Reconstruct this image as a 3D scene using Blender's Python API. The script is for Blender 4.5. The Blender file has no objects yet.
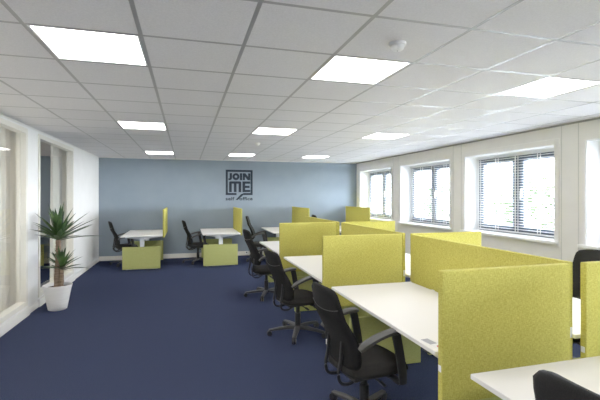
import bpy, bmesh, math, random
from mathutils import Vector, Matrix
random.seed(7)
PI = math.pi
scene = bpy.context.scene
col = scene.collection

# ------------------------------------------------------------------ room numbers (metres)
XL, XR, YB, YF, ZC = -2.054, 4.772, 10.88, -3.0, 2.542
EYE = 1.607
XA = -5.6                     # far side of the neighbouring room

# ------------------------------------------------------------------ materials
def mat(name, color, rough=0.6, spec=0.3, metal=0.0):
    m = bpy.data.materials.new(name); m.use_nodes = True
    b = m.node_tree.nodes['Principled BSDF']
    b.inputs['Base Color'].default_value = (*color, 1)
    b.inputs['Roughness'].default_value = rough
    b.inputs['Specular IOR Level'].default_value = spec
    b.inputs['Metallic'].default_value = metal
    return m

def noisy(name, c1, c2, scale=(60, 60, 60), rough=0.8, spec=0.2, bump=0.0, detail=3, lo=.35, hi=.65, bump_dist=.002):
    m = mat(name, c1, rough, spec)
    nt = m.node_tree; N = nt.nodes; L = nt.links; b = N['Principled BSDF']
    tc = N.new('ShaderNodeTexCoord'); mp = N.new('ShaderNodeMapping'); mp.inputs['Scale'].default_value = scale
    no = N.new('ShaderNodeTexNoise'); no.inputs['Scale'].default_value = 1.0; no.inputs['Detail'].default_value = detail
    cr = N.new('ShaderNodeValToRGB')
    cr.color_ramp.elements[0].position = lo; cr.color_ramp.elements[0].color = (*c1, 1)
    cr.color_ramp.elements[1].position = hi; cr.color_ramp.elements[1].color = (*c2, 1)
    L.new(tc.outputs['Object'], mp.inputs['Vector']); L.new(mp.outputs['Vector'], no.inputs['Vector'])
    L.new(no.outputs['Fac'], cr.inputs['Fac']); L.new(cr.outputs['Color'], b.inputs['Base Color'])
    if bump:
        bp = N.new('ShaderNodeBump'); bp.inputs['Strength'].default_value = bump; bp.inputs['Distance'].default_value = bump_dist
        L.new(no.outputs['Fac'], bp.inputs['Height']); L.new(bp.outputs['Normal'], b.inputs['Normal'])
    return m

def weave(name, c1, c2):
    # melange upholstery: two stretched noises crossed, like warp and weft
    m = mat(name, c1, 0.9, 0.1)
    nt = m.node_tree; N = nt.nodes; L = nt.links; b = N['Principled BSDF']
    tc = N.new('ShaderNodeTexCoord')
    facs = []
    for sc in ((45, 45, 400), (360, 360, 60)):
        mp = N.new('ShaderNodeMapping'); mp.inputs['Scale'].default_value = sc
        no = N.new('ShaderNodeTexNoise'); no.inputs['Scale'].default_value = 1; no.inputs['Detail'].default_value = 2
        L.new(tc.outputs['Object'], mp.inputs['Vector']); L.new(mp.outputs['Vector'], no.inputs['Vector'])
        facs.append(no.outputs['Fac'])
    mx = N.new('ShaderNodeMath'); mx.operation = 'ADD'
    L.new(facs[0], mx.inputs[0]); L.new(facs[1], mx.inputs[1])
    cr = N.new('ShaderNodeValToRGB')
    cr.color_ramp.elements[0].position = .36; cr.color_ramp.elements[1].position = .64
    cr.color_ramp.elements[0].color = (*c1, 1); cr.color_ramp.elements[1].color = (*c2, 1)
    hf = N.new('ShaderNodeMath'); hf.operation = 'MULTIPLY'; hf.inputs[1].default_value = .5
    L.new(mx.outputs[0], hf.inputs[0]); L.new(hf.outputs[0], cr.inputs['Fac']); L.new(cr.outputs['Color'], b.inputs['Base Color'])
    bp = N.new('ShaderNodeBump'); bp.inputs['Strength'].default_value = .25; bp.inputs['Distance'].default_value = .002
    L.new(hf.outputs[0], bp.inputs['Height']); L.new(bp.outputs['Normal'], b.inputs['Normal'])
    return m

def emitter(name, color, strength):
    m = bpy.data.materials.new(name); m.use_nodes = True
    nt = m.node_tree; nt.nodes.clear()
    e = nt.nodes.new('ShaderNodeEmission'); o = nt.nodes.new('ShaderNodeOutputMaterial')
    e.inputs['Color'].default_value = (*color, 1); e.inputs['Strength'].default_value = strength
    nt.links.new(e.outputs[0], o.inputs[0]); return m

def glass(name, tint=(1, 1, 1), refl=0.0):
    m = bpy.data.materials.new(name); m.use_nodes = True
    nt = m.node_tree; nt.nodes.clear()
    t = nt.nodes.new('ShaderNodeBsdfTransparent'); t.inputs['Color'].default_value = (*tint, 1)
    g = nt.nodes.new('ShaderNodeBsdfGlossy'); g.inputs['Roughness'].default_value = .02
    lw = nt.nodes.new('ShaderNodeLayerWeight')                 # Schlick reflectance, the same from both faces
    pw = nt.nodes.new('ShaderNodeMath'); pw.operation = 'POWER'; pw.inputs[1].default_value = 5
    f = nt.nodes.new('ShaderNodeMath'); f.operation = 'MULTIPLY_ADD'; f.inputs[1].default_value = .95; f.inputs[2].default_value = .04
    nt.links.new(lw.outputs['Facing'], pw.inputs[0]); nt.links.new(pw.outputs[0], f.inputs[0])
    mx = nt.nodes.new('ShaderNodeMixShader'); o = nt.nodes.new('ShaderNodeOutputMaterial')
    nt.links.new(f.outputs[0], mx.inputs[0]); nt.links.new(t.outputs[0], mx.inputs[1]); nt.links.new(g.outputs[0], mx.inputs[2])
    nt.links.new(mx.outputs[0], o.inputs[0]); return m

def sheer(name, color, trans=.5, clear=.12):
    m = bpy.data.materials.new(name); m.use_nodes = True
    nt = m.node_tree; nt.nodes.clear()
    d = nt.nodes.new('ShaderNodeBsdfDiffuse'); d.inputs['Color'].default_value = (*color, 1)
    t = nt.nodes.new('ShaderNodeBsdfTranslucent'); t.inputs['Color'].default_value = (*color, 1)
    p = nt.nodes.new('ShaderNodeBsdfTransparent')
    a = nt.nodes.new('ShaderNodeMixShader'); a.inputs[0].default_value = trans
    b = nt.nodes.new('ShaderNodeMixShader'); b.inputs[0].default_value = clear
    o = nt.nodes.new('ShaderNodeOutputMaterial')
    nt.links.new(d.outputs[0], a.inputs[1]); nt.links.new(t.outputs[0], a.inputs[2])
    nt.links.new(a.outputs[0], b.inputs[1]); nt.links.new(p.outputs[0], b.inputs[2]); nt.links.new(b.outputs[0], o.inputs[0])
    return m

M = {}
M['carpet'] = noisy('carpet_navy', (.010, .0145, .037), (.031, .040, .086), (120, 120, 120), .95, .05, .6, 6, .32, .68, .005)
M['tile'] = noisy('ceiling_tile', (.665, .65, .675), (.76, .745, .77), (110, 110, 110), .9, .1, .15, 4, .3, .7)
M['grid'] = mat('ceiling_grid_metal', (.25, .245, .255), .32, 1.0)
M['wallwhite'] = noisy('wall_white_paint', (.80, .795, .78), (.83, .825, .81), (4, 4, 4), .7, .2)
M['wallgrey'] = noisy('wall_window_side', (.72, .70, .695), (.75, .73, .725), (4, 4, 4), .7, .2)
M['wallblue'] = noisy('wall_blue_grey_paint', (.185, .232, .282), (.20, .247, .298), (3, 3, 3), .75, .2)
M['reveal'] = mat('reveal_white', (.9, .9, .9), .6)
M['trimwhite'] = mat('trim_white', (.82, .80, .76), .45, .4)
M['cream'] = mat('frame_cream', (.74, .71, .63), .45, .4)
M['shadow'] = mat('shadow_gap_profile', (.25, .25, .25), .6)
M['frame'] = mat('window_frame_slate_blue', (.07, .095, .14), .45, .4)
M['pane'] = glass('window_pane_glass')
M['pane_in'] = glass('partition_glass', (.98, .99, .98))
M['blind'] = sheer('blind_white', (.92, .93, .95), .35, .0)
M['cord'] = mat('blind_cord', (.9, .9, .9), .8)
M['fabric'] = weave('screen_fabric_lime', (.335, .297, .042), (.585, .532, .105))
M['fabricb'] = weave('panel_fabric_lime', (.37, .385, .10), (.48, .49, .165))
M['edge'] = mat('screen_edge_lime', (.56, .52, .13), .8, .1)
M['desk'] = mat('desk_white_laminate', (.84, .82, .79), .38, .4)
M['deskmetal'] = mat('desk_frame_white', (.80, .82, .86), .4, .4)
M['black'] = mat('black_plastic', (.012, .012, .013), .42, .4)
M['arm'] = mat('armrest_grey_black', (.030, .030, .031), .5, .4)
M['chairfab'] = noisy('chair_fabric_black', (.0065, .0065, .007), (.012, .012, .012), (300, 300, 300), .92, .12, .2, 2)
M['seatfab'] = noisy('seat_fabric_black', (.011, .0105, .010), (.019, .018, .017), (300, 300, 300), .92, .12, .2, 2)
M['steel'] = mat('chrome_steel', (.6, .6, .62), .25, .5, 1.0)
M['white'] = mat('plain_white', (.82, .82, .82), .5)
M['pot'] = noisy('pot_white_ribbed', (.78, .77, .75), (.84, .83, .81), (3, 3, 90), .55, .3, .3, 1, .3, .7, .004)
M['soil'] = noisy('potting_soil', (.03, .016, .01), (.07, .04, .025), (60, 60, 60), .95, .05, .8)
M['bark'] = noisy('yucca_bark', (.11, .07, .045), (.23, .16, .11), (14, 14, 110), .85, .1, .6, 3, .3, .7, .006)
M['leaf'] = noisy('yucca_leaf', (.010, .030, .008), (.045, .095, .020), (8, 8, 8), .45, .4)
M['logo'] = mat('logo_slate', (.018, .024, .034), .8, .1)
M['curtain'] = sheer('sheer_curtain', (.90, .87, .79), .5, .03)
M['light'] = emitter('light_diffuser', (1.0, .97, .94), 8.0)
M['light2'] = emitter('curtain_fill_light', (1.0, .95, .86), 42.0)  # strong glow for the added panels behind the partition
M['lightframe'] = mat('light_frame_white', (.8, .8, .8), .4)
M['paper'] = mat('paper_white', (.8, .8, .8), .7)
M['print'] = mat('print_grey', (.32, .33, .36), .7)
M['red'] = mat('print_red', (.55, .09, .09), .6)
M['ground'] = noisy('outside_ground', (.45, .47, .42), (.6, .6, .56), (.5, .5, .5), .9)
M['treeleaf'] = noisy('tree_leaf', (.035, .06, .022), (.07, .10, .04), (2, 2, 2), .8)
M['treebark'] = noisy('tree_bark', (.15, .12, .1), (.25, .21, .18), (6, 6, 6), .9)
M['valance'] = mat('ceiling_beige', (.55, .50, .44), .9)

# ------------------------------------------------------------------ mesh helpers
def bm_new(): return bmesh.new()

def box(bm, x0, x1, y0, y1, z0, z1, bev=0.0, seg=2):
    vs = [bm.verts.new((x, y, z)) for x in (x0, x1) for y in (y0, y1) for z in (z0, z1)]
    idx = [(0, 1, 3, 2), (4, 6, 7, 5), (0, 4, 5, 1), (2, 3, 7, 6), (0, 2, 6, 4), (1, 5, 7, 3)]
    fs = [bm.faces.new([vs[i] for i in q]) for q in idx]
    if bev:
        es = list({e for f in fs for e in f.edges})
        bmesh.ops.bevel(bm, geom=es, offset=bev, segments=seg, affect='EDGES', profile=.5)
    return vs

def prism(bm, pts, axis, a, b):
    """extrude a 2-D polygon along axis ('x','y','z') from a to b"""
    def mk(p, t):
        u, v = p
        return {'x': (t, u, v), 'y': (u, t, v), 'z': (u, v, t)}[axis]
    A = [bm.verts.new(mk(p, a)) for p in pts]; B = [bm.verts.new(mk(p, b)) for p in pts]
    n = len(pts)
    bm.faces.new(A); bm.faces.new(list(reversed(B)))
    for i in range(n): bm.faces.new((A[i], B[i], B[(i+1) % n], A[(i+1) % n]))

def lathe(bm, prof, cx=0, cy=0, cz=0, n=24, cap=True):
    rings = []
    for r, z in prof:
        rings.append([bm.verts.new((cx + r*math.cos(2*PI*k/n), cy + r*math.sin(2*PI*k/n), cz + z)) for k in range(n)])
    for a, b in zip(rings, rings[1:]):
        for k in range(n): bm.faces.new((a[k], a[(k+1) % n], b[(k+1) % n], b[k]))
    if cap:
        bm.faces.new(list(reversed(rings[0]))); bm.faces.new(rings[-1])

def sweep(bm, path, wid, thk, up=Vector((0, 0, 1)), round_=8):
    """sweep an elliptical section (half sizes wid, thk; lists allowed) along a 3-D path"""
    P = [Vector(p) for p in path]; n = len(P)
    W = wid if isinstance(wid, (list, tuple)) else [wid]*n
    T = thk if isinstance(thk, (list, tuple)) else [thk]*n
    rings = []
    for i, p in enumerate(P):
        t = (P[min(i+1, n-1)] - P[max(i-1, 0)]).normalized()
        s = t.cross(up)
        if s.length < 1e-4: s = t.cross(Vector((0, 1, 0)))
        s.normalize(); u = s.cross(t).normalized()
        ring = []
        for k in range(round_):
            a = 2*PI*(k+.5)/round_
            c_, s_ = math.cos(a), math.sin(a)
            e = .6                       # squarish ellipse
            c_ = math.copysign(abs(c_)**e, c_); s_ = math.copysign(abs(s_)**e, s_)
            ring.append(bm.verts.new(p + s*W[i]*c_ + u*T[i]*s_))
        rings.append(ring)
    for a, b in zip(rings, rings[1:]):
        for k in range(round_): bm.faces.new((a[k], a[(k+1) % round_], b[(k+1) % round_], b[k]))
    bm.faces.new(list(reversed(rings[0]))); bm.faces.new(rings[-1])

def smooth_path(pts, n=6):
    P = [Vector(p) for p in pts]; out = []
    for i in range(len(P)-1):
        p0, p1, p2, p3 = P[max(i-1, 0)], P[i], P[i+1], P[min(i+2, len(P)-1)]
        for k in range(n):
            t = k/n
            out.append(.5*((2*p1) + (p2-p0)*t + (2*p0-5*p1+4*p2-p3)*t*t + (3*p1-p0-3*p2+p3)*t**3))
    out.append(P[-1]); return out

def obj(name, bm, m, parent=None, smooth=False, angle=40):
    bmesh.ops.recalc_face_normals(bm, faces=bm.faces)
    me = bpy.data.meshes.new(name); bm.to_mesh(me); bm.free()
    ms = m if isinstance(m, (list, tuple)) else [m]
    for k in ms: me.materials.append(k)
    if smooth:
        for p in me.polygons: p.use_smooth = True
        me.set_sharp_from_angle(angle=math.radians(angle))
    o = bpy.data.objects.new(name, me); col.objects.link(o)
    if parent: o.parent = parent
    return o

def tag(o, label, cat, group=None):
    o['label'] = label; o['category'] = cat
    if group: o['group'] = group
    return o

def thing(name, label, cat, loc=(0, 0, 0), rz=0, group=None):
    o = bpy.data.objects.new(name, None); col.objects.link(o)
    o.empty_display_size = .1
    o.location = loc; o.rotation_euler = (0, 0, rz)
    return tag(o, label, cat, group)

def struct(name, bm, m, parent=None, smooth=False):
    o = obj(name, bm, m, parent, smooth)
    if not parent: o['kind'] = 'structure'
    return o

def dup(root, loc, rz, label, group=None):
    r = root.copy(); col.objects.link(r); r.location = loc; r.rotation_euler = (0, 0, rz); r['label'] = label
    if group: r['group'] = group
    for ch in list(root.children):
        c = ch.copy(); col.objects.link(c); c.parent = r
        for g in list(ch.children):
            d = g.copy(); col.objects.link(d); d.parent = c
    return r

# ------------------------------------------------------------------ floor and walls
b = bm_new(); box(b, XA, XR + .42, YF - .1, YB + .1, -.12, 0); struct('floor', b, M['carpet'])
b = bm_new(); box(b, XA - .1, XR + .42, YB, YB + .12, 0, 2.9); struct('wall_back', b, M['wallblue'])
b = bm_new(); box(b, XA - .1, XR + .42, YF - .12, YF, 0, 2.9); struct('wall_front', b, M['wallwhite'])
b = bm_new(); box(b, XA - .1, XA, YF, YB, 0, 2.9); struct('wall_side_office', b, M['wallwhite'])

# ceiling: tiles set slightly below a metal grid, lights replace tiles
T, GX, GY = .6, -.853, 2.53
lights = {}
for i in (0, 3, 6):
    for j in (-5, 0, 5, 11): lights[(i, j)] = True
i0, i1 = math.floor((XL - GX)/T), math.ceil((XR - GX)/T)
j0, j1 = math.floor((YF - GY)/T), math.ceil((YB - GY)/T)
g = .012
b = bm_new()
for i in range(i0, i1):
    for j in range(j0, j1):
        if (i, j) in lights: continue
        x0, x1 = max(GX + i*T + g, XL), min(GX + (i+1)*T - g, XR)
        y0, y1 = max(GY + j*T + g, YF), min(GY + (j+1)*T - g, YB)
        if x1 - x0 < .02 or y1 - y0 < .02: continue
        box(b, x0, x1, y0, y1, ZC, ZC + .02)
ceiling = struct('ceiling', b, M['tile'])
b = bm_new()
for i in range(i0, i1 + 1):
    x = GX + i*T
    if XL + .02 < x < XR - .02: box(b, x - g, x + g, YF, YB, ZC - .001, ZC + .03)
for j in range(j0, j1 + 1):
    y = GY + j*T
    if YF + .02 < y < YB - .02: box(b, XL, XR, y - g, y + g, ZC - .0005, ZC + .03)
struct('ceiling_grid', b, M['grid'], ceiling)
b = bm_new(); box(b, XL - .1, XR + .42, YF, YB, ZC + .03, ZC + .10); struct('ceiling_slab', b, M['tile'], ceiling)
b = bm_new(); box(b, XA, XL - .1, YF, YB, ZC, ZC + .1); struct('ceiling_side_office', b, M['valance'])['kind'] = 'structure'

colname = {0: 'left', 3: 'middle', 6: 'right'}
rowname = {-5: 'row behind the camera', 0: 'row nearest the camera', 5: 'second row from the camera', 11: 'row by the blue back wall'}
for (i, j) in lights:
    x0, y0 = GX + i*T, GY + j*T
    t = thing('ceiling_light', f'square lit panel in the ceiling, {colname[i]} one of the {rowname[j]}', 'ceiling light',
              (x0 + T/2, y0 + T/2, ZC), 0, 'flat light panels in the ceiling')
    b = bm_new(); h = T/2 - g
    for s in (-1, 1):
        box(b, -h, h, s*h - .012*(s > 0), s*h + .012*(s < 0), 0, .03)
        box(b, s*h - .012*(s > 0), s*h + .012*(s < 0), -h + .012, h - .012, 0, .03)
    obj('frame', b, M['lightframe'], t)
    b = bm_new(); box(b, -h + .012, h - .012, -h + .012, h - .012, .004, .02); obj('diffuser', b, M['light'], t)

# added lamps, out of view in the side office, to brighten the sheer curtains
for k, (x, y) in enumerate(((-3.1, 4.9), (-3.1, 3.1), (-3.1, 1.3))):
    t = thing('ceiling_light', 'added light panel, out of view, brightening the curtains behind the glazed partition', 'ceiling light', (x, y, ZC - .02), 0, 'added light panels that brighten the curtains')
    b = bm_new()
    for s in (-1, 1):
        box(b, -.3, .3, s*.3 - .012*(s > 0), s*.3 + .012*(s < 0), 0, .02)
        box(b, s*.3 - .012*(s > 0), s*.3 + .012*(s < 0), -.288, .288, 0, .02)
    obj('frame', b, M['lightframe'], t)
    b = bm_new(); box(b, -.288, .288, -.288, .288, .004, .018); obj('diffuser', b, M['light2'], t)

# left wall with two glazed openings
A0, A1, B0, B1, TOPF, BOTF = .4, 6.23, 6.65, 8.55, 2.50, .13
b = bm_new()
for y0, y1 in ((YF, A0), (A1, B0), (B1, YB)): box(b, XL - .1, XL, y0, y1, 0, 2.6)
for y0, y1 in ((A0, A1), (B0, B1)):
    box(b, XL - .1, XL, y0, y1, TOPF, 2.6); box(b, XL - .1, XL, y0, y1, 0, BOTF)
struct('wall_left', b, M['wallwhite'])
for n, (y0, y1, mull) in enumerate(((A0, A1, (2.3, 4.2)), (B0, B1, ()))):
    b = bm_new(); f = .065; x0, x1 = XL - .095, XL + .012
    for a, c in ((y0, y0 + f), (y1 - f, y1)): box(b, x0, x1, a, c, BOTF, TOPF, .004, 1)
    for a, c in ((BOTF, BOTF + f), (TOPF - f, TOPF)): box(b, x0, x1, y0 + f, y1 - f, a, c, .004, 1)
    for a, c in ((y0 + f, y0 + f + .02), (y1 - f - .02, y1 - f)): box(b, x0, XL - .055, a, c, BOTF + f, TOPF - f)
    for y in mull: box(b, x0, x1, y - f/2, y + f/2, BOTF + f, TOPF - f, .004, 1)
    w = struct(f'window_{n+1}', b, M['cream'])
    b = bm_new(); b.faces.new([b.verts.new((XL - .08, y, z)) for y, z in ((y0 + f, BOTF + f), (y1 - f, BOTF + f), (y1 - f, TOPF - f), (y0 + f, TOPF - f))]); struct('pane', b, M['pane_in'], w)
b = bm_new()
for y0, y1 in ((YF, A1 + .02), (B0 - .02, B1 + .02)): box(b, XL, XL + .03, y0, y1, 0, BOTF - .02)
box(b, XL, XL + .012, A1 + .02, B0 - .02, 0, .08); box(b, XL, XL + .012, B1 + .02, YB, 0, .08)
struct('baseboard_left', b, M['trimwhite'])
b = bm_new(); box(b, XL + .012, XR, YB - .014, YB, 0, .11); box(b, XA, XL - .1, YB - .014, YB, 0, .11); struct('baseboard_back', b, M['cream'])
b = bm_new(); box(b, XR - .014, XR, YF, YB - .014, 0, .1); struct('baseboard_right', b, M['trimwhite'])

# right wall with deep window reveals
WIN = [(8.82, 10.62), (6.56, 8.38), (4.31, 6.13), (2.06, 3.87), (-.18, 1.63), (-2.42, -.62)]
ZS, ZT, DEP = .97, 2.295, .34
b = bm_new()
edges = [YF] + [v for w in sorted(WIN) for v in w] + [YB]
for k in range(0, len(edges), 2): box(b, XR, XR + .42, edges[k], edges[k+1], 0, 2.9)
for y0, y1 in WIN:
    box(b, XR, XR + .42, y0, y1, 0, ZS); box(b, XR, XR + .42, y0, y1, ZT, 2.9)
struct('wall_right', b, M['wallgrey'])
b = bm_new()
for y0, y1 in WIN:      # thin white linings of the reveals
    box(b, XR, XR + DEP, y0, y0 + .012, ZS, ZT); box(b, XR, XR + DEP, y1 - .012, y1, ZS, ZT); box(b, XR, XR + DEP, y0, y1, ZT - .012, ZT)
struct('trim_1', b, M['reveal'])
b = bm_new()
for y0, y1 in WIN:      # flat architraves round the openings
    box(b, XR - .014, XR, y0 - .07, y0, ZS - .05, ZT + .07, .003, 1); box(b, XR - .014, XR, y1, y1 + .07, ZS - .05, ZT + .07, .003, 1)
    box(b, XR - .014, XR, y0, y1, ZT, ZT + .07, .003, 1)
struct('trim_2', b, M['wallgrey'])
b = bm_new(); box(b, XR - .02, XR, YF, YB, ZC - .022, ZC + .004); struct('trim_3', b, M['shadow'])
b = bm_new(); box(b, XL, XR, YB - .012, YB, ZC - .012, ZC + .004); box(b, XL, XL + .015, YF, YB, ZC - .012, ZC + .004); struct('trim_4', b, M['trimwhite'])
b = bm_new()
for y0, y1 in WIN:
    for y in (y0 - .10, y1 + .10): box(b, XR - .004, XR, y - .004, y + .004, 0, ZC)
struct('trim_5', b, mat('joint_grey', (.5, .5, .5), .7))

for n, (y0, y1) in enumerate(WIN):
    x0, x1 = XR + DEP - .05, XR + DEP + .03
    b = bm_new(); f = .075; ym = (y0 + y1)/2
    for a, c in ((y0, y0 + f), (y1 - f, y1), (ym - .04, ym + .04)): box(b, x0, x1, a, c, ZS, ZT)
    for a, c in ((ZS, ZS + f), (ZT - f, ZT)): box(b, x0, x1, y0 + f, y1 - f, a, c)
    for s0, s1 in ((y0 + f, ym - .04), (ym + .04, y1 - f)):        # opening sashes
        q = .072
        for a, c in ((s0, s0 + q), (s1 - q, s1)): box(b, x0 - .015, x1 - .02, a, c, ZS + f, ZT - f)
        for a, c in ((ZS + f, ZS + f + q), (ZT - f - q, ZT - f)): box(b, x0 - .015, x1 - .02, s0 + q, s1 - q, a, c)
    w = struct(f'window_{n+3}', b, M['frame'])
    b = bm_new(); b.faces.new([b.verts.new((x0 + .02, y, z)) for y, z in ((y0 + f, ZS + f), (y1 - f, ZS + f), (y1 - f, ZT - f), (y0 + f, ZT - f))]); struct('pane', b, M['pane'], w)
    b = bm_new(); box(b, XR - .075, XR + DEP - .05, y0 - .06, y1 + .06, ZS - .012, ZS + .026, .006)
    struct('sill', b, M['white'], w)
    b = bm_new(); box(b, x0 - .035, x0 - .015, ym - .09, ym - .055, 1.58, 1.72, .004, 1); box(b, x0 - .055, x0 - .035, ym - .085, ym - .06, 1.55, 1.68, .004, 1)
    struct('handle', b, M['white'], w)

# venetian blinds hanging in the reveals
def make_blind(y0, y1, label):
    t = thing('venetian_blind', label, 'blind', (XR + .245, (y0 + y1)/2, ZT - .012), 0, 'venetian blinds in the windows')
    h = (y1 - y0)/2 - .02
    b = bm_new(); box(b, -.028, .028, -h, h, -.05, 0, .004, 1); obj('headrail', b, M['blind'], t)
    b = bm_new(); z = -.075; zb = ZS + .026 + .035 - (ZT - .012)
    while z > zb:
        vs = [(-.024, z - .003), (-.012, z + .002), (0, z + .0035), (.012, z + .0025), (.024, z - .001)]
        tp = [[b.verts.new((x, y, zz)) for x, zz in vs] for y in (-h, h)]
        bt = [[b.verts.new((x, y, zz - .0016)) for x, zz in vs] for y in (-h, h)]
        for k in range(4):
            b.faces.new((tp[0][k], tp[0][k+1], tp[1][k+1], tp[1][k])); b.faces.new((bt[0][k], bt[1][k], bt[1][k+1], bt[0][k+1]))
        for q in (0, 1):
            b.faces.new(tp[q] + list(reversed(bt[q])))
        for k in (0, 4): b.faces.new((tp[0][k], tp[1][k], bt[1][k], bt[0][k]))
        z -= .042
    obj('slats', b, M['blind'], t, True)
    b = bm_new(); box(b, -.025, .025, -h, h, zb - .018, zb, .003, 1); obj('bottom_rail', b, M['blind'], t)
    for k in range(5):
        y = -h + .05 + (2*h - .1)*k/4
        b = bm_new()
        for x in (-.026, .026): box(b, x - .001, x + .001, y - .009, y + .009, zb, -.05)
        obj('ladder_tape', b, M['cord'], t)
    return t
bl = ['white venetian blind in the narrow window next to the blue back wall', 'white venetian blind in the second window from the back wall',
      'white venetian blind in the big window above the grey sill, third from the back wall', 'white venetian blind at the right picture edge, behind the black chair',
      'white venetian blind in the fifth window from the back wall', 'white venetian blind in the sixth window from the back wall']
for (y0, y1), l in zip(WIN, bl): make_blind(y0, y1, l)

# ------------------------------------------------------------------ wall sign
sgn = thing('wall_sign', 'dark block lettering in a square outline mounted high on the blue-grey back wall', 'sign', (1.375, YB, 1.95))
U = .0037
def LX(x): return 1.02 + (x - 80)*U - 1.375
def LZ(y): return 2.285 - (y - 110)*U - 1.95
D0, D1 = -.012, -.001
def rect(b, x0, y0, x1, y1): box(b, LX(x0), LX(x1), D0, D1, LZ(y1), LZ(y0))
def poly(b, pts): prism(b, [(LX(x), LZ(y)) for x, y in pts], 'y', D0, D1)
b = bm_new()
rect(b, 79, 109, 273, 124); rect(b, 79, 124, 94, 291); rect(b, 258, 124, 273, 291); rect(b, 94, 276, 156, 291); rect(b, 206, 276, 258, 291)
obj('outline', b, M['logo'], sgn)
b = bm_new(); poly(b, [(188, 285), (206, 278), (206, 290), (166, 326), (150, 326)]); obj('slash', b, M['logo'], sgn)
b = bm_new(); rect(b, 107, 133, 124, 172)                      # J
def arc(b, cx, cy, ro, ri, a0, a1, n=14):
    for k in range(n):
        p, q = math.radians(a0 + (a1-a0)*k/n), math.radians(a0 + (a1-a0)*(k+1)/n)
        poly(b, [(cx + ro*math.cos(p), cy + ro*math.sin(p)), (cx + ro*math.cos(q), cy + ro*math.sin(q)),
                 (cx + ri*math.cos(q), cy + ri*math.sin(q)), (cx + ri*math.cos(p), cy + ri*math.sin(p))])
arc(b, 107, 167, 17, 1, 0, 95, 8); poly(b, [(98, 171), (108, 170), (108, 183), (98, 183)])
obj('letter', b, M['logo'], sgn)
b = bm_new(); arc(b, 152, 158, 25.5, 9, 0, 360, 28); obj('letter', b, M['logo'], sgn)
b = bm_new(); rect(b, 180, 133, 197, 183); obj('letter', b, M['logo'], sgn)
b = bm_new(); rect(b, 201, 133, 217, 183); rect(b, 240, 133, 256, 183); poly(b, [(217, 133), (220, 133), (240, 158), (240, 183), (237, 183), (217, 158)]); obj('letter', b, M['logo'], sgn)
b = bm_new(); rect(b, 113, 192, 181, 209); rect(b, 103, 200, 122, 270); rect(b, 137, 206, 156, 270); rect(b, 171, 200, 190, 270)
poly(b, [(103, 200), (106, 194), (113, 192), (113, 206), (119, 206), (119, 212), (103, 212)]); poly(b, [(190, 200), (187, 194), (181, 192), (181, 206), (174, 206), (174, 212), (190, 212)])
obj('letter', b, M['logo'], sgn)
b = bm_new(); rect(b, 199, 192, 219, 270); rect(b, 219, 192, 256, 209); rect(b, 219, 223, 251, 240); rect(b, 219, 253, 256, 270); obj('letter', b, M['logo'], sgn)
def text_mesh(txt, width, x, z):
    cu = bpy.data.curves.new('lettering', 'FONT'); cu.body = txt; cu.size = .118; cu.extrude = .004; cu.space_character = 1.06
    o = bpy.data.objects.new('lettering', cu); col.objects.link(o)
    dg = bpy.context.evaluated_depsgraph_get(); me = bpy.data.meshes.new_from_object(o.evaluated_get(dg))
    bpy.data.objects.remove(o)
    xs = [v.co.x for v in me.vertices]; k = width/(max(xs) - min(xs)); mn = min(xs)
    b = bm_new()
    for n, (dx, dz) in enumerate(((-1, 0), (1, 0), (0, -1), (0, 1), (.7, .7), (-.7, .7), (.7, -.7), (-.7, -.7))):   # heavy weight
        vs = [b.verts.new(((v.co.x - mn)*k + x + dx*.0042, -.006 + v.co.z*.6 - n*.0001, v.co.y + z + dz*.0042)) for v in me.vertices]
        for p in me.polygons: b.faces.new([vs[i] for i in p.vertices])
    bpy.data.meshes.remove(me)
    obj('lettering', b, M['logo'], sgn)
text_mesh('self', (140-80)*U, LX(80), LZ(328)); text_mesh('office', (272-178)*U, LX(178), LZ(328))

b = bm_new(); box(b, -.04, .04, -.012, 0, -.04, .04, .003, 1)
t = thing('wall_socket', 'small socket set low on the back wall skirting under the sign', 'socket', (1.57, YB - .014, .075))
obj('plate', b, M['white'], t); b = bm_new(); lathe(b, [(.02, 0), (.02, .003)], n=16)
o = obj('socket_hole', b, M['black'], t); o.rotation_euler = (PI/2, 0, 0); o.location = (0, -.012, 0)

# smoke detectors
def detector(x, y, r, label):
    t = thing('smoke_detector', label, 'smoke detector', (x, y, ZC), 0, 'smoke detectors on the ceiling')
    b = bm_new(); lathe(b, [(r, 0), (r, -.016), (r*.9, -.02)], n=28); obj('base', b, M['white'], t, True)
    b = bm_new(); lathe(b, [(r*.78, -.02), (r*.72, -.036), (r*.5, -.046), (r*.15, -.048)], n=28); obj('cover', b, M['white'], t, True)
    b = bm_new(); lathe(b, [(r*.08, -.047), (r*.08, -.0505)], n=10); obj('indicator', b, M['shadow'], t)
detector(1.25, 2.23, .052, 'white round smoke detector on the tile before the middle light panel')
detector(1.23, 7.17, .05, 'small round smoke detector far down the ceiling near the sign')

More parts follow.
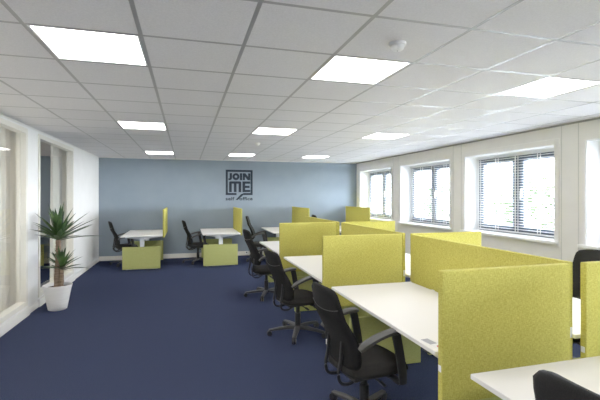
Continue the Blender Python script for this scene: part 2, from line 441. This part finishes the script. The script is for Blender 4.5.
# ------------------------------------------------------------------ desks
DW, DL, DZ, BL = .84, 1.6, .74, 1.66
def make_desk(name, label, near_panel, far_panel, group, px, length=DL):
    """local x 0..DW from the chair side, y 0..length away from the camera"""
    t = thing(name, label, 'desk', (0, 0, 0), 0, group)
    b = bm_new(); box(b, 0, DW, 0, length, DZ - .025, DZ, .0025, 1); obj('tabletop', b, M['desk'], t)
    b = bm_new()
    for x in (.30, .52): box(b, x - .02, x + .02, near_panel, far_panel, DZ - .065, DZ - .028)
    obj('crossbar', b, M['deskmetal'], t)
    for y in (near_panel, far_panel):
        b = bm_new()
        box(b, .37, .455, y - .03, y + .03, .04, DZ - .06, .004, 1)
        prism(b, [(.03, DZ - .0255), (.03, DZ - .042), (.355, DZ - .092), (.47, DZ - .092), (.81, DZ - .042), (.81, DZ - .0255)], 'y', y - .032, y + .032)
        box(b, px[0] + .05, px[1] - .05, y - .035, y + .035, 0, .035, .006, 1)
        obj('leg', b, M['deskmetal'], t)
        b = bm_new(); yy = y - .06
        box(b, *px, yy - .02, yy + .02, .012, .49, .006); 
        obj('end_panel', b, M['fabricb'], t)
    b = bm_new(); box(b, .02, .075, .09, .17, DZ - .05, DZ - .0255, .004, 1); obj('height_control', b, M['black'], t)
    return t

BX = 1.33                       # chair edge of the left bench row
RXE = 2.33                      # partition edge of the right bench row
YC = [1.90 + 1.95*k for k in range(3)]
def desk_y0(k): return YC[0] + .06 + 1.95*(k - 1)
bench = make_desk('bench_desk', '', .12, BL - .13, 'white bench desks in two rows back to back', (.11, .83), BL)
bench['label'] = 'white desk nearest the camera in the bottom right corner'
bench.location = (BX, desk_y0(0), 0)
lab = {1: 'long white desk with the grey and red card, behind the nearest lime screen', 2: 'white desk between the second and third lime cross screens, left row',
       3: 'white desk at the far end of the left row beyond the third lime screen'}
for k in (1, 2, 3): dup(bench, (BX, desk_y0(k), 0), 0, lab[k])
labr = {1: 'white desk in the right row glimpsed through the slot beside the nearest screen', 2: 'white desk in the right row glimpsed through the slot by the second cross screen',
        3: 'white desk at the far end of the window-side row behind the screens'}
for k in (1, 2, 3):
    dup(bench, (RXE + DW, desk_y0(k) + BL, 0), PI, labr[k])
wall_desk = make_desk('wall_desk', '', .20, DL - .20, 'white desks standing against the blue back wall', (.02, .79))
WX = [-1.33, .36, 1.97, 3.56]
wall_desk.location = (WX[0], YB - .03 - DL, 0)
wall_desk['label'] = 'leftmost white desk against the blue back wall, near the potted yucca'
wl = ['', 'white desk against the blue back wall below left of the sign', 'white desk at the blue back wall behind the far office chairs', 'white desk in the window corner of the back wall, hidden behind screens']
for k in (1, 2, 3): dup(wall_desk, (WX[k], YB - .03 - DL, 0), 0, wl[k])
dup(wall_desk, (-3.9, 9.1, 0), 0, 'white desk in the neighbouring office seen through the glass behind the yucca', 'desk in the side office')

# ------------------------------------------------------------------ acoustic screens
def make_screen(label, group, sx, sy, z0, z1, clamps):
    """upholstered board centred on the local origin; clamps: list of (x0,x1,y0,y1,z0,z1)"""
    t = thing('desk_screen', label, 'screen', (0, 0, 0), 0, group)
    b = bm_new(); box(b, -sx/2, sx/2, -sy/2, sy/2, z0, z1, .006, 2); obj('upholstered_board', b, M['fabric'], t)
    for c in clamps:
        b = bm_new(); box(b, *c, .002, 1); obj('clamp', b, M['deskmetal'], t)
    return t
GC = 'lime fabric cross screens between the bench desks'
CW = .88
cl = [(-.32, -.28, .02, .15, DZ - .034, DZ - .0255), (.28, .32, .02, .15, DZ - .034, DZ - .0255), (-CW/2 - .003, -CW/2, -.012, .012, .655, .69)]
cross = make_screen('large lime cross screen nearest the camera, left of the slot', GC, CW, .04, .48, 1.20, cl)
cross.location = (1.76, YC[0], 0)
for k, l in ((1, 'second lime cross screen, left row, in the middle of the picture'), (2, 'third lime cross screen of the left row, farthest one, by the office chairs')):
    dup(cross, (1.76, YC[k], 0), 0, l)
for k, l in ((0, 'lime cross screen cut by the right picture edge, in front of the black chair'), (1, 'lime cross screen of the right row whose corner rises below the second and third windows'), (2, 'pale lime cross screen of the right row farthest away, below the first window')):
    dup(cross, (2.76, YC[k], 0), 0, l)
GS = 'lime fabric screens along the spine of the bench'
spine = make_screen('long lime spine screen behind the desk with the card', GS, .036, 1.8, .56, 1.20,
                    [(-.125, .09, -.62, -.58, DZ - .034, DZ - .026), (-.125, .09, .48, .52, DZ - .034, DZ - .026), (-.008, .010, -.904, -.9, .735, .80)])
SX = 2.27
spine.location = (SX, YC[0] + .04 + .9, 0)
dup(spine, (SX, YC[1] + .06 + .9, 0), 0, 'lime spine screen running back from the second cross screen')
dup(spine, (SX, YC[2] + .06 + .9, 0), 0, 'lime spine screen running back from the third cross screen')
dup(spine, (SX, 1.71 - .9, 0), 0, 'lime spine screen at the right picture edge beside the nearest desk')
GW = 'lime fabric screens beside the wall desks'
wscreen = make_screen('lime screen seen edge-on beside the leftmost wall desk', GW, .036, 1.56, .69, 1.30,
                      [(-.09, .018, -.52, -.48, DZ - .034, DZ - .026), (-.09, .018, .48, .52, DZ - .034, DZ - .026)])
for k, l in enumerate(('', 'lime screen beside the second wall desk, directly below the wall sign', 'lime screen at the back wall right of the sign, above the third cross screen', 'lime screen at the back wall in the window corner')):
    loc = (WX[k] + DW + .024, YB - .03 - .8, 0)
    if k == 0: wscreen.location = loc
    else: dup(wscreen, loc, 0, l)

# ------------------------------------------------------------------ office chairs
def make_chair():
    """swivel chair facing +x, origin on the floor under the column"""
    t = thing('office_chair', '', 'chair', (0, 0, 0), 0, 'black swivel office chairs')
    b = bm_new()
    lathe(b, [(.045, .06), (.05, .078), (.040, .104)], n=16)
    for k in range(5):
        a = 2*PI*k/5 + .55
        c, s = math.cos(a), math.sin(a)
        sweep(b, [(c*r, s*r, z) for r, z in ((.03, .082), (.12, .084), (.22, .078), (.335, .064))], [.034, .031, .027, .022], [.020, .019, .016, .012])
    base = obj('base', b, M['arm'], t, True)
    for k in range(5):
        a = 2*PI*k/5 + .55; c, s = math.cos(a), math.sin(a)
        b = bm_new()
        for q in (-1, 1):       # twin wheels
            ring = []
            for off in (.006, .022):
                o = Vector((-s, c, 0))*off*q
                ring.append([b.verts.new(Vector((c*.33, s*.33, .029)) + o + Vector((c*math.cos(u)*.029, s*math.cos(u)*.029, math.sin(u)*.029))) for u in [2*PI*j/14 for j in range(14)]])
            for j in range(14): b.faces.new((ring[0][j], ring[0][(j+1) % 14], ring[1][(j+1) % 14], ring[1][j]))
            b.faces.new(ring[0]); b.faces.new(ring[1])
        box(b, c*.33 - .008, c*.33 + .008, s*.33 - .008, s*.33 + .008, .03, .066)
        obj('caster', b, M['black'], base, True, 35)
    b = bm_new(); lathe(b, [(.034, .09), (.034, .25), (.024, .25), (.024, .375)], n=18); obj('column', b, M['black'], t, True)
    b = bm_new(); box(b, -.11, .11, -.075, .075, .355, .402, .012)
    mech = obj('mechanism', b, M['black'], t, True)
    for (x, y1, z) in ((.07, -.235, .362), (.0, .22, .362), (-.02, -.20, .35)):
        b = bm_new(); y0 = math.copysign(.06, y1)
        sweep(b, [(x, y0, .375), (x + .01, (y0 + y1)/2, z + .005), (x + .02, y1, z)], [.006, .006, .006], .006)
        sweep(b, [(x + .02, y1, z), (x + .03, y1 + math.copysign(.045, y1), z - .012)], [.016, .013], [.008, .006])
        obj('lever', b, M['black'], mech, True)
    # seat: rounded cushion with a waterfall front
    b = bm_new(); N_, M_ = 14, 12
    top, bot = [], []
    for i in range(N_ + 1):
        u = -1 + 2*i/N_; rt, rb = [], []
        for j in range(M_ + 1):
            v = -1 + 2*j/M_
            # squircle mapping of the square to a rounded plan
            e = 1 - .10*(abs(u)**4)*(abs(v)**4) - .06*abs(v*u)**2
            x = .02 + .245*u*e; y = .245*v*(1 - .06*max(0, -u))*e
            rim = max(abs(u), abs(v))
            z = .462 + .012*(1 - v*v) - .03*max(0, u - .45)**1.5/.41 - .035*max(0, rim - .8)**2/.04
            rt.append(b.verts.new((x, y, z)))
            rb.append(b.verts.new((x*.985, y*.985, .392 + (.012 if u > .8 else 0) + .01*max(0, rim - .8)/.2)))
        top.append(rt); bot.append(rb)
    for i in range(N_):
        for j in range(M_):
            b.faces.new((top[i][j], top[i+1][j], top[i+1][j+1], top[i][j+1])); b.faces.new((bot[i][j], bot[i][j+1], bot[i+1][j+1], bot[i+1][j]))
    for i in range(N_):
        for j in (0, M_): b.faces.new((top[i][j], top[i+1][j], bot[i+1][j], bot[i][j]))
    for j in range(M_):
        for i in (0, N_): b.faces.new((top[i][j], top[i][j+1], bot[i][j+1], bot[i][j]))
    obj('seat', b, M['seatfab'], t, True, 60)
    b = bm_new(); box(b, -.20, .22, -.20, .20, .372, .40, .012); obj('seat_shell', b, M['black'], t, True)
    # backrest: tall padded board, curved about the sitter, narrower at the top
    b = bm_new(); NH, NW = 16, 12
    fr, bk = [], []
    H0, H1 = .50, 1.06
    for i in range(NH + 1):
        s = 1 - (1 - (i/NH))**1.0; s = .5 - .5*math.cos(PI*i/NH)*(1 - .35*math.sin(PI*i/NH)**2); z = H0 + (H1 - H0)*s
        xm = -.205 - .012*math.sin(s*PI) - .155*s**1.25 + .035*math.sin(min(1, s*1.6)*PI)
        w = .215 + .018*math.sin(min(1, s*1.3)*PI) - .035*s
        for q, r in ((s*(H1 - H0), .07), ((1 - s)*(H1 - H0), .06)):      # rounded corners
            if q < r: w -= r - math.sqrt(max(0, r*r - (r - q)**2))
        th = .032*(1 - .35*s) * (1 if 1 < i < NH - 1 else .75 if 0 < i < NH else .35)
        a, c = [], []
        for j in range(NW + 1):
            v = -1 + 2*j/NW
            cv = .030*v*v
            zz = z - .012*v*v*s
            e = th*(1 if abs(v) < .9 else .45)
            a.append(b.verts.new((xm + cv + e, w*v, zz))); c.append(b.verts.new((xm + cv - e, w*v, zz)))
        fr.append(a); bk.append(c)
    for i in range(NH):
        for j in range(NW):
            b.faces.new((fr[i][j], fr[i][j+1], fr[i+1][j+1], fr[i+1][j])); b.faces.new((bk[i][j], bk[i+1][j], bk[i+1][j+1], bk[i][j+1]))
        for j in (0, NW): b.faces.new((fr[i][j], fr[i+1][j], bk[i+1][j], bk[i][j]))
    for j in range(NW):
        for i in (0, NH): b.faces.new((fr[i][j], fr[i][j+1], bk[i][j+1], bk[i][j]))
    back = obj('backrest', b, M['chairfab'], t, True, 65)
    # stitched seam bowing across the rear of the backrest
    b = bm_new(); pts = []
    for j in range(13):
        v = -1 + j/6; s = .70 + .05*v*v
        xm = -.205 - .012*math.sin(s*PI) - .155*s**1.25 + .035*math.sin(min(1, s*1.6)*PI)
        w = .215 + .018*math.sin(min(1, s*1.3)*PI) - .035*s
        pts.append((xm + .030*v*v - .032*(1 - .35*s) - .001, w*v*.985, H0 + (H1 - H0)*s))
    sweep(b, pts, .003, .003, round_=6); obj('seam', b, M['arm'], back, True)
    for y in (-.095, .095):
        b = bm_new()
        sweep(b, smooth_path([(-.235, y, .62), (-.245, y, .50), (-.262, y, .41), (-.245, y, .345), (-.18, y, .325), (-.10, y*.8, .35), (-.04, y*.6, .378)]), .011, .011)
        obj('back_support', b, M['black'], t, True)
    for s in (-1, 1):
        y = .275*s
        b = bm_new()
        sweep(b, [(.04, .06*s, .385), (.08, .17*s, .375), (.11, y, .37)], [.028]*3, [.012]*3)
        sweep(b, smooth_path([(.13, y, .345), (.125, y, .42), (.105, y, .54), (.08, y, .66), (.07, y, .69)], 4), [.028, .03, .031, .032] + [.033]*13, .013, up=Vector((0, 1, 0)))
        arm = obj('armrest', b, M['black'], t, True)
        b = bm_new()
        sweep(b, smooth_path([(-.20, y*.97, .612), (-.15, y*.99, .648), (-.06, y, .684), (.04, y, .703), (.11, y, .700)], 4),
              [.026, .029, .032, .034, .036, .037, .038, .038, .038, .038, .038, .038, .038, .037, .036, .033, .026], [.012, .014] + [.018]*13 + [.016, .012])
        obj('arm_pad', b, M['arm'], arm, True)
    return t

chair = make_chair()
chair['label'] = 'nearest black office chair in the left row, white tag low on its back'
chair.location = (1.235, 2.68, 0); chair.rotation_euler.z = .13
def backlift(root, dz):
    for ch in root.children:
        if ch.name.startswith('backrest'): ch.location.z += dz
seats = [((1.25, 4.53, 0), .20, -.07, 'second black office chair in the left row, its five-star base in full view'),
         ((1.24, 6.38, 0), .12, .02, 'third black office chair in the left row, partly behind the second one'),
         ((1.76, 9.75, 0), -.25, .05, 'farthest black office chair in the middle, at the wall desk right of the sign'),
         ((-1.34, 10.15, 0), .28, -.04, 'black office chair in the back left corner at the leftmost wall desk'),
         ((.28, 10.0, 0), .15, -.04, 'black office chair at the second wall desk, below left of the sign'),
         ((3.52, 10.0, 0), .0, .05, 'black office chair at the back wall, only its top peeking over the screens'),
         ((3.26, 2.82, 0), PI, .05, 'black office chair at the right picture edge, between window and lime screen'),
         ((1.215, .69, 0), 0, .115, 'black chair back cut by the bottom picture edge, in front of the nearest desk')]
made = [dup(chair, loc, rz, l) for loc, rz, dz, l in seats]
for r, s in zip(made, seats):
    backlift(r, s[2])
    for ch in r.children:                 # the star base swivels apart from the seat
        if ch.name.startswith('base'): ch.rotation_euler.z = -s[1]
backlift(chair, -.06)
for ch in chair.children:
    if ch.name.startswith('backrest'):
        b = bm_new(); box(b, -.224, -.212, .150, .166, .575, .61); o = obj('care_tag', b, M['white'], ch); o['label'] = 'small white tag'

# ------------------------------------------------------------------ card lying on the desk
t = thing('desk_card', 'flat card with grey print and a red emblem lying on the white desk edge', 'card', (1.395, 2.065, DZ), .12)
b = bm_new(); box(b, -.035, .035, -.095, .085, 0, .002); obj('paper', b, M['paper'], t)
b = bm_new(); box(b, -.030, .018, -.005, .080, .002, .003); obj('print', b, M['print'], t)
b = bm_new()
prism(b, [(-.004 + .016*math.cos(a), -.055 + .022*math.sin(a)) for a in [2*PI*k/20 for k in range(20)]], 'z', .002, .003); obj('emblem', b, M['red'], t)

# ------------------------------------------------------------------ potted yucca
t = thing('potted_yucca', 'potted yucca palm with two trunks in a white ribbed pot beside the glazed partition', 'plant', (-1.745, 6.44, 0))
b = bm_new()
lathe(b, [(.108, 0), (.118, .006), (.136, .10), (.158, .22), (.174, .30), (.184, .335), (.186, .345), (.178, .348), (.168, .335), (.163, .30)], n=40); obj('pot', b, M['pot'], t, True, 60)
b = bm_new(); lathe(b, [(.160, .285), (.163, .305), (.09, .315), (.02, .318)], n=28); obj('soil', b, M['soil'], t, True)
def trunk(pts, r0, r1):
    b = bm_new(); P = smooth_path(pts, 5); n = len(P)
    R_ = [(r0 + (r1 - r0)*k/(n-1))*(1 + .06*math.sin(k*2.1)) for k in range(n)]
    sweep(b, P, R_, R_, up=Vector((0, 1, 0)), round_=12); obj('trunk', b, M['bark'], t, True, 80)
trunk([(-.01, 0, .30), (-.006, 0, .5), (.004, 0, .66), (.008, 0, .84), (.008, 0, .98)], .036, .030)
trunk([(.055, -.02, .30), (.06, -.02, .42), (.058, -.02, .52), (.058, -.02, .58)], .026, .022)
def foliage(c, n, Lmin, Lmax, seed, wid=.021, zmul=1.0):
    rnd = random.Random(seed); b = bm_new()
    for k in range(n):
        az = k*2.399963 + rnd.uniform(-.25, .25)
        f = k/(n-1)                                 # 0 low old leaves .. 1 upright young ones
        el = math.radians(14 + 68*f + rnd.uniform(-9, 9))
        Ln = rnd.uniform(Lmin, Lmax)*(1 - .15*f)
        d = Vector((math.cos(az), math.sin(az), 0)); side = Vector((-math.sin(az), math.cos(az), 0))
        reach = -1.745 + c[0] + d.x*Ln*math.cos(el)
        if reach < XL + .09: Ln *= max(.3, (XL + .09 + 1.745 - c[0])/(reach + 1.745 - c[0]))
        droop = .20*(1 - f)*rnd.uniform(.2, 1.6) + .03
        start = Vector(c) + Vector((0, 0, .10*f - .03)) + d*.018
        prev = None; segs = 7
        for q in range(segs + 1):
            s = q/segs
            e = el - droop*s*1.6
            if q == 0: p = start
            else: p = p + (d*math.cos(e) + Vector((0, 0, 1))*math.sin(e))*(Ln/segs)
            w = wid*(.55 + 1.0*s if s < .35 else .9*(1 - ((s - .35)/.65)**1.7)) + .0012
            nrm = (Vector((0, 0, 1))*math.cos(e) - d*math.sin(e))
            ring = [b.verts.new(p - side*w + nrm*w*.35), b.verts.new(p - nrm*w*.12), b.verts.new(p + side*w + nrm*w*.35)]
            if prev:
                for j in (0, 1): b.faces.new((prev[j], prev[j+1], ring[j+1], ring[j]))
            prev = ring
    return obj('foliage', b, M['leaf'], t, True, 80)
foliage((.008, 0, 1.0), 40, .40, .60, 11, .034)
foliage((.058, -.02, .58), 30, .24, .36, 5, .026)

# ------------------------------------------------------------------ sheer curtains behind the glazing
def curtain(y0, y1, x, amp, wave, label, seed):
    rnd = random.Random(seed); b = bm_new(); n = int((y1 - y0)/.012); ph = rnd.random()*6
    lo, hi = [], []
    for k in range(n + 1):
        y = y0 + (y1 - y0)*k/n
        a = math.sin(2*PI*y/wave + ph + .8*math.sin(y*5.1)) + .4*math.sin(2*PI*y/(wave*.43) + 1.3*ph)
        lo.append(b.verts.new((x + amp*1.15*a, y, .03))); hi.append(b.verts.new((x + amp*.8*a, y, 2.50)))
    for k in range(n): b.faces.new((lo[k], lo[k+1], hi[k+1], hi[k]))
    o = obj('curtain_sheet', b, M['curtain'], None, True, 180)
    t = thing('curtain', label, 'curtain', (x, (y0 + y1)/2, 0), 0, 'sheer curtains behind the glazed partition')
    o.parent = t; o.location = (-x, -(y0 + y1)/2, 0)
    b = bm_new(); box(b, -.03, .03, -(y1 - y0)/2, (y1 - y0)/2, 2.50, 2.525); obj('curtain_rail', b, M['trimwhite'], t)
curtain(1.6, 6.78, -2.30, .028, .17, 'cream sheer curtain filling the glazing at the left picture edge', 2)
curtain(8.10, 8.95, -2.28, .032, .13, 'cream sheer curtain gathered at the far side of the glazing behind the yucca', 4)

# ------------------------------------------------------------------ outdoors
b = bm_new(); box(b, XR + .42, 90, -60, 70, -3.6, -3.5); struct('ground', b, M['ground'])
def tree(x, y, h, r, seed, label):
    rnd = random.Random(seed)
    t = thing('tree', label, 'tree', (x, y, -3.5), 0, 'trees outside the windows')
    b = bm_new(); sweep(b, [(0, 0, 0), (.1, 0, h*.35), (-.05, .1, h*.62)], [.22, .17, .10], [.22, .17, .10], up=Vector((0, 1, 0))); obj('trunk', b, M['treebark'], t, True)
    b = bm_new()
    for k in range(900):
        u = rnd.uniform(-1, 1); a = rnd.uniform(0, 2*PI); q = math.sqrt(1 - u*u); rr = r*rnd.uniform(.55, 1.0)
        c = Vector((rr*q*math.cos(a), rr*q*math.sin(a), h*.66 + rr*u*.95))
        sz = rnd.uniform(.10, .24); v1 = Vector((rnd.uniform(-1, 1), rnd.uniform(-1, 1), rnd.uniform(-1, 1))).normalized(); v2 = v1.orthogonal().normalized()
        b.faces.new([b.verts.new(c + v1*sz), b.verts.new(c + v2*sz*.6), b.verts.new(c - v1*sz), b.verts.new(c - v2*sz*.6)])
    obj('crown', b, M['treeleaf'], t)
tree(17, 16.5, 6.3, 2.0, 1, 'leafy green tree outside, seen through the left part of the third window')
tree(20, 13.6, 7.0, 2.1, 2, 'leafy green tree outside, seen through the right part of the third window')
tree(19, 26.5, 6.6, 2.0, 3, 'leafy green tree outside, seen through the second window')

# ------------------------------------------------------------------ light
w = bpy.data.worlds.new('daylight'); scene.world = w; w.use_nodes = True
bg = w.node_tree.nodes['Background']; bg.inputs['Color'].default_value = (.80, .90, 1.0, 1); bg.inputs['Strength'].default_value = 9.0
sl = bpy.data.lights.new('overcast_sun', 'SUN'); sl.energy = 40; sl.angle = math.radians(110); sl.color = (.84, .92, 1.0)
so = bpy.data.objects.new('overcast_sun', sl); col.objects.link(so); so.location = (20, 8, 12)
so.rotation_euler = Vector((-1, .05, -.30)).to_track_quat('-Z', 'Z').to_euler()
for y0, y1 in WIN:
    L = bpy.data.lights.new('window_portal', 'AREA'); L.shape = 'RECTANGLE'; L.size = y1 - y0; L.size_y = ZT - ZS
    L.cycles.is_portal = True
    o = bpy.data.objects.new('window_portal', L); col.objects.link(o)
    o.location = (XR + DEP + .06, (y0 + y1)/2, (ZS + ZT)/2)
    o.rotation_euler = Vector((-1, 0, 0)).to_track_quat('-Z', 'Z').to_euler()

# ------------------------------------------------------------------ camera
cam = bpy.data.cameras.new('camera'); co = bpy.data.objects.new('camera', cam); col.objects.link(co)
cam.sensor_width = 36; cam.sensor_fit = 'HORIZONTAL'; cam.lens = 405.1/600*36; cam.shift_y = -4.63/600
co.location = (0, 0, EYE); co.rotation_euler = (PI/2, 0, -.2746); cam.clip_start = .05; cam.clip_end = 300
scene.camera = co

scene.view_settings.view_transform = 'Standard'; scene.view_settings.look = 'None'
scene.view_settings.exposure = 0.98
scene.view_settings.gamma = 1.3
scene.cycles.use_denoising = True
scene.cycles.max_bounces = 10; scene.cycles.diffuse_bounces = 6; scene.cycles.transparent_max_bounces = 16
scene.cycles.sample_clamp_indirect = 6.0
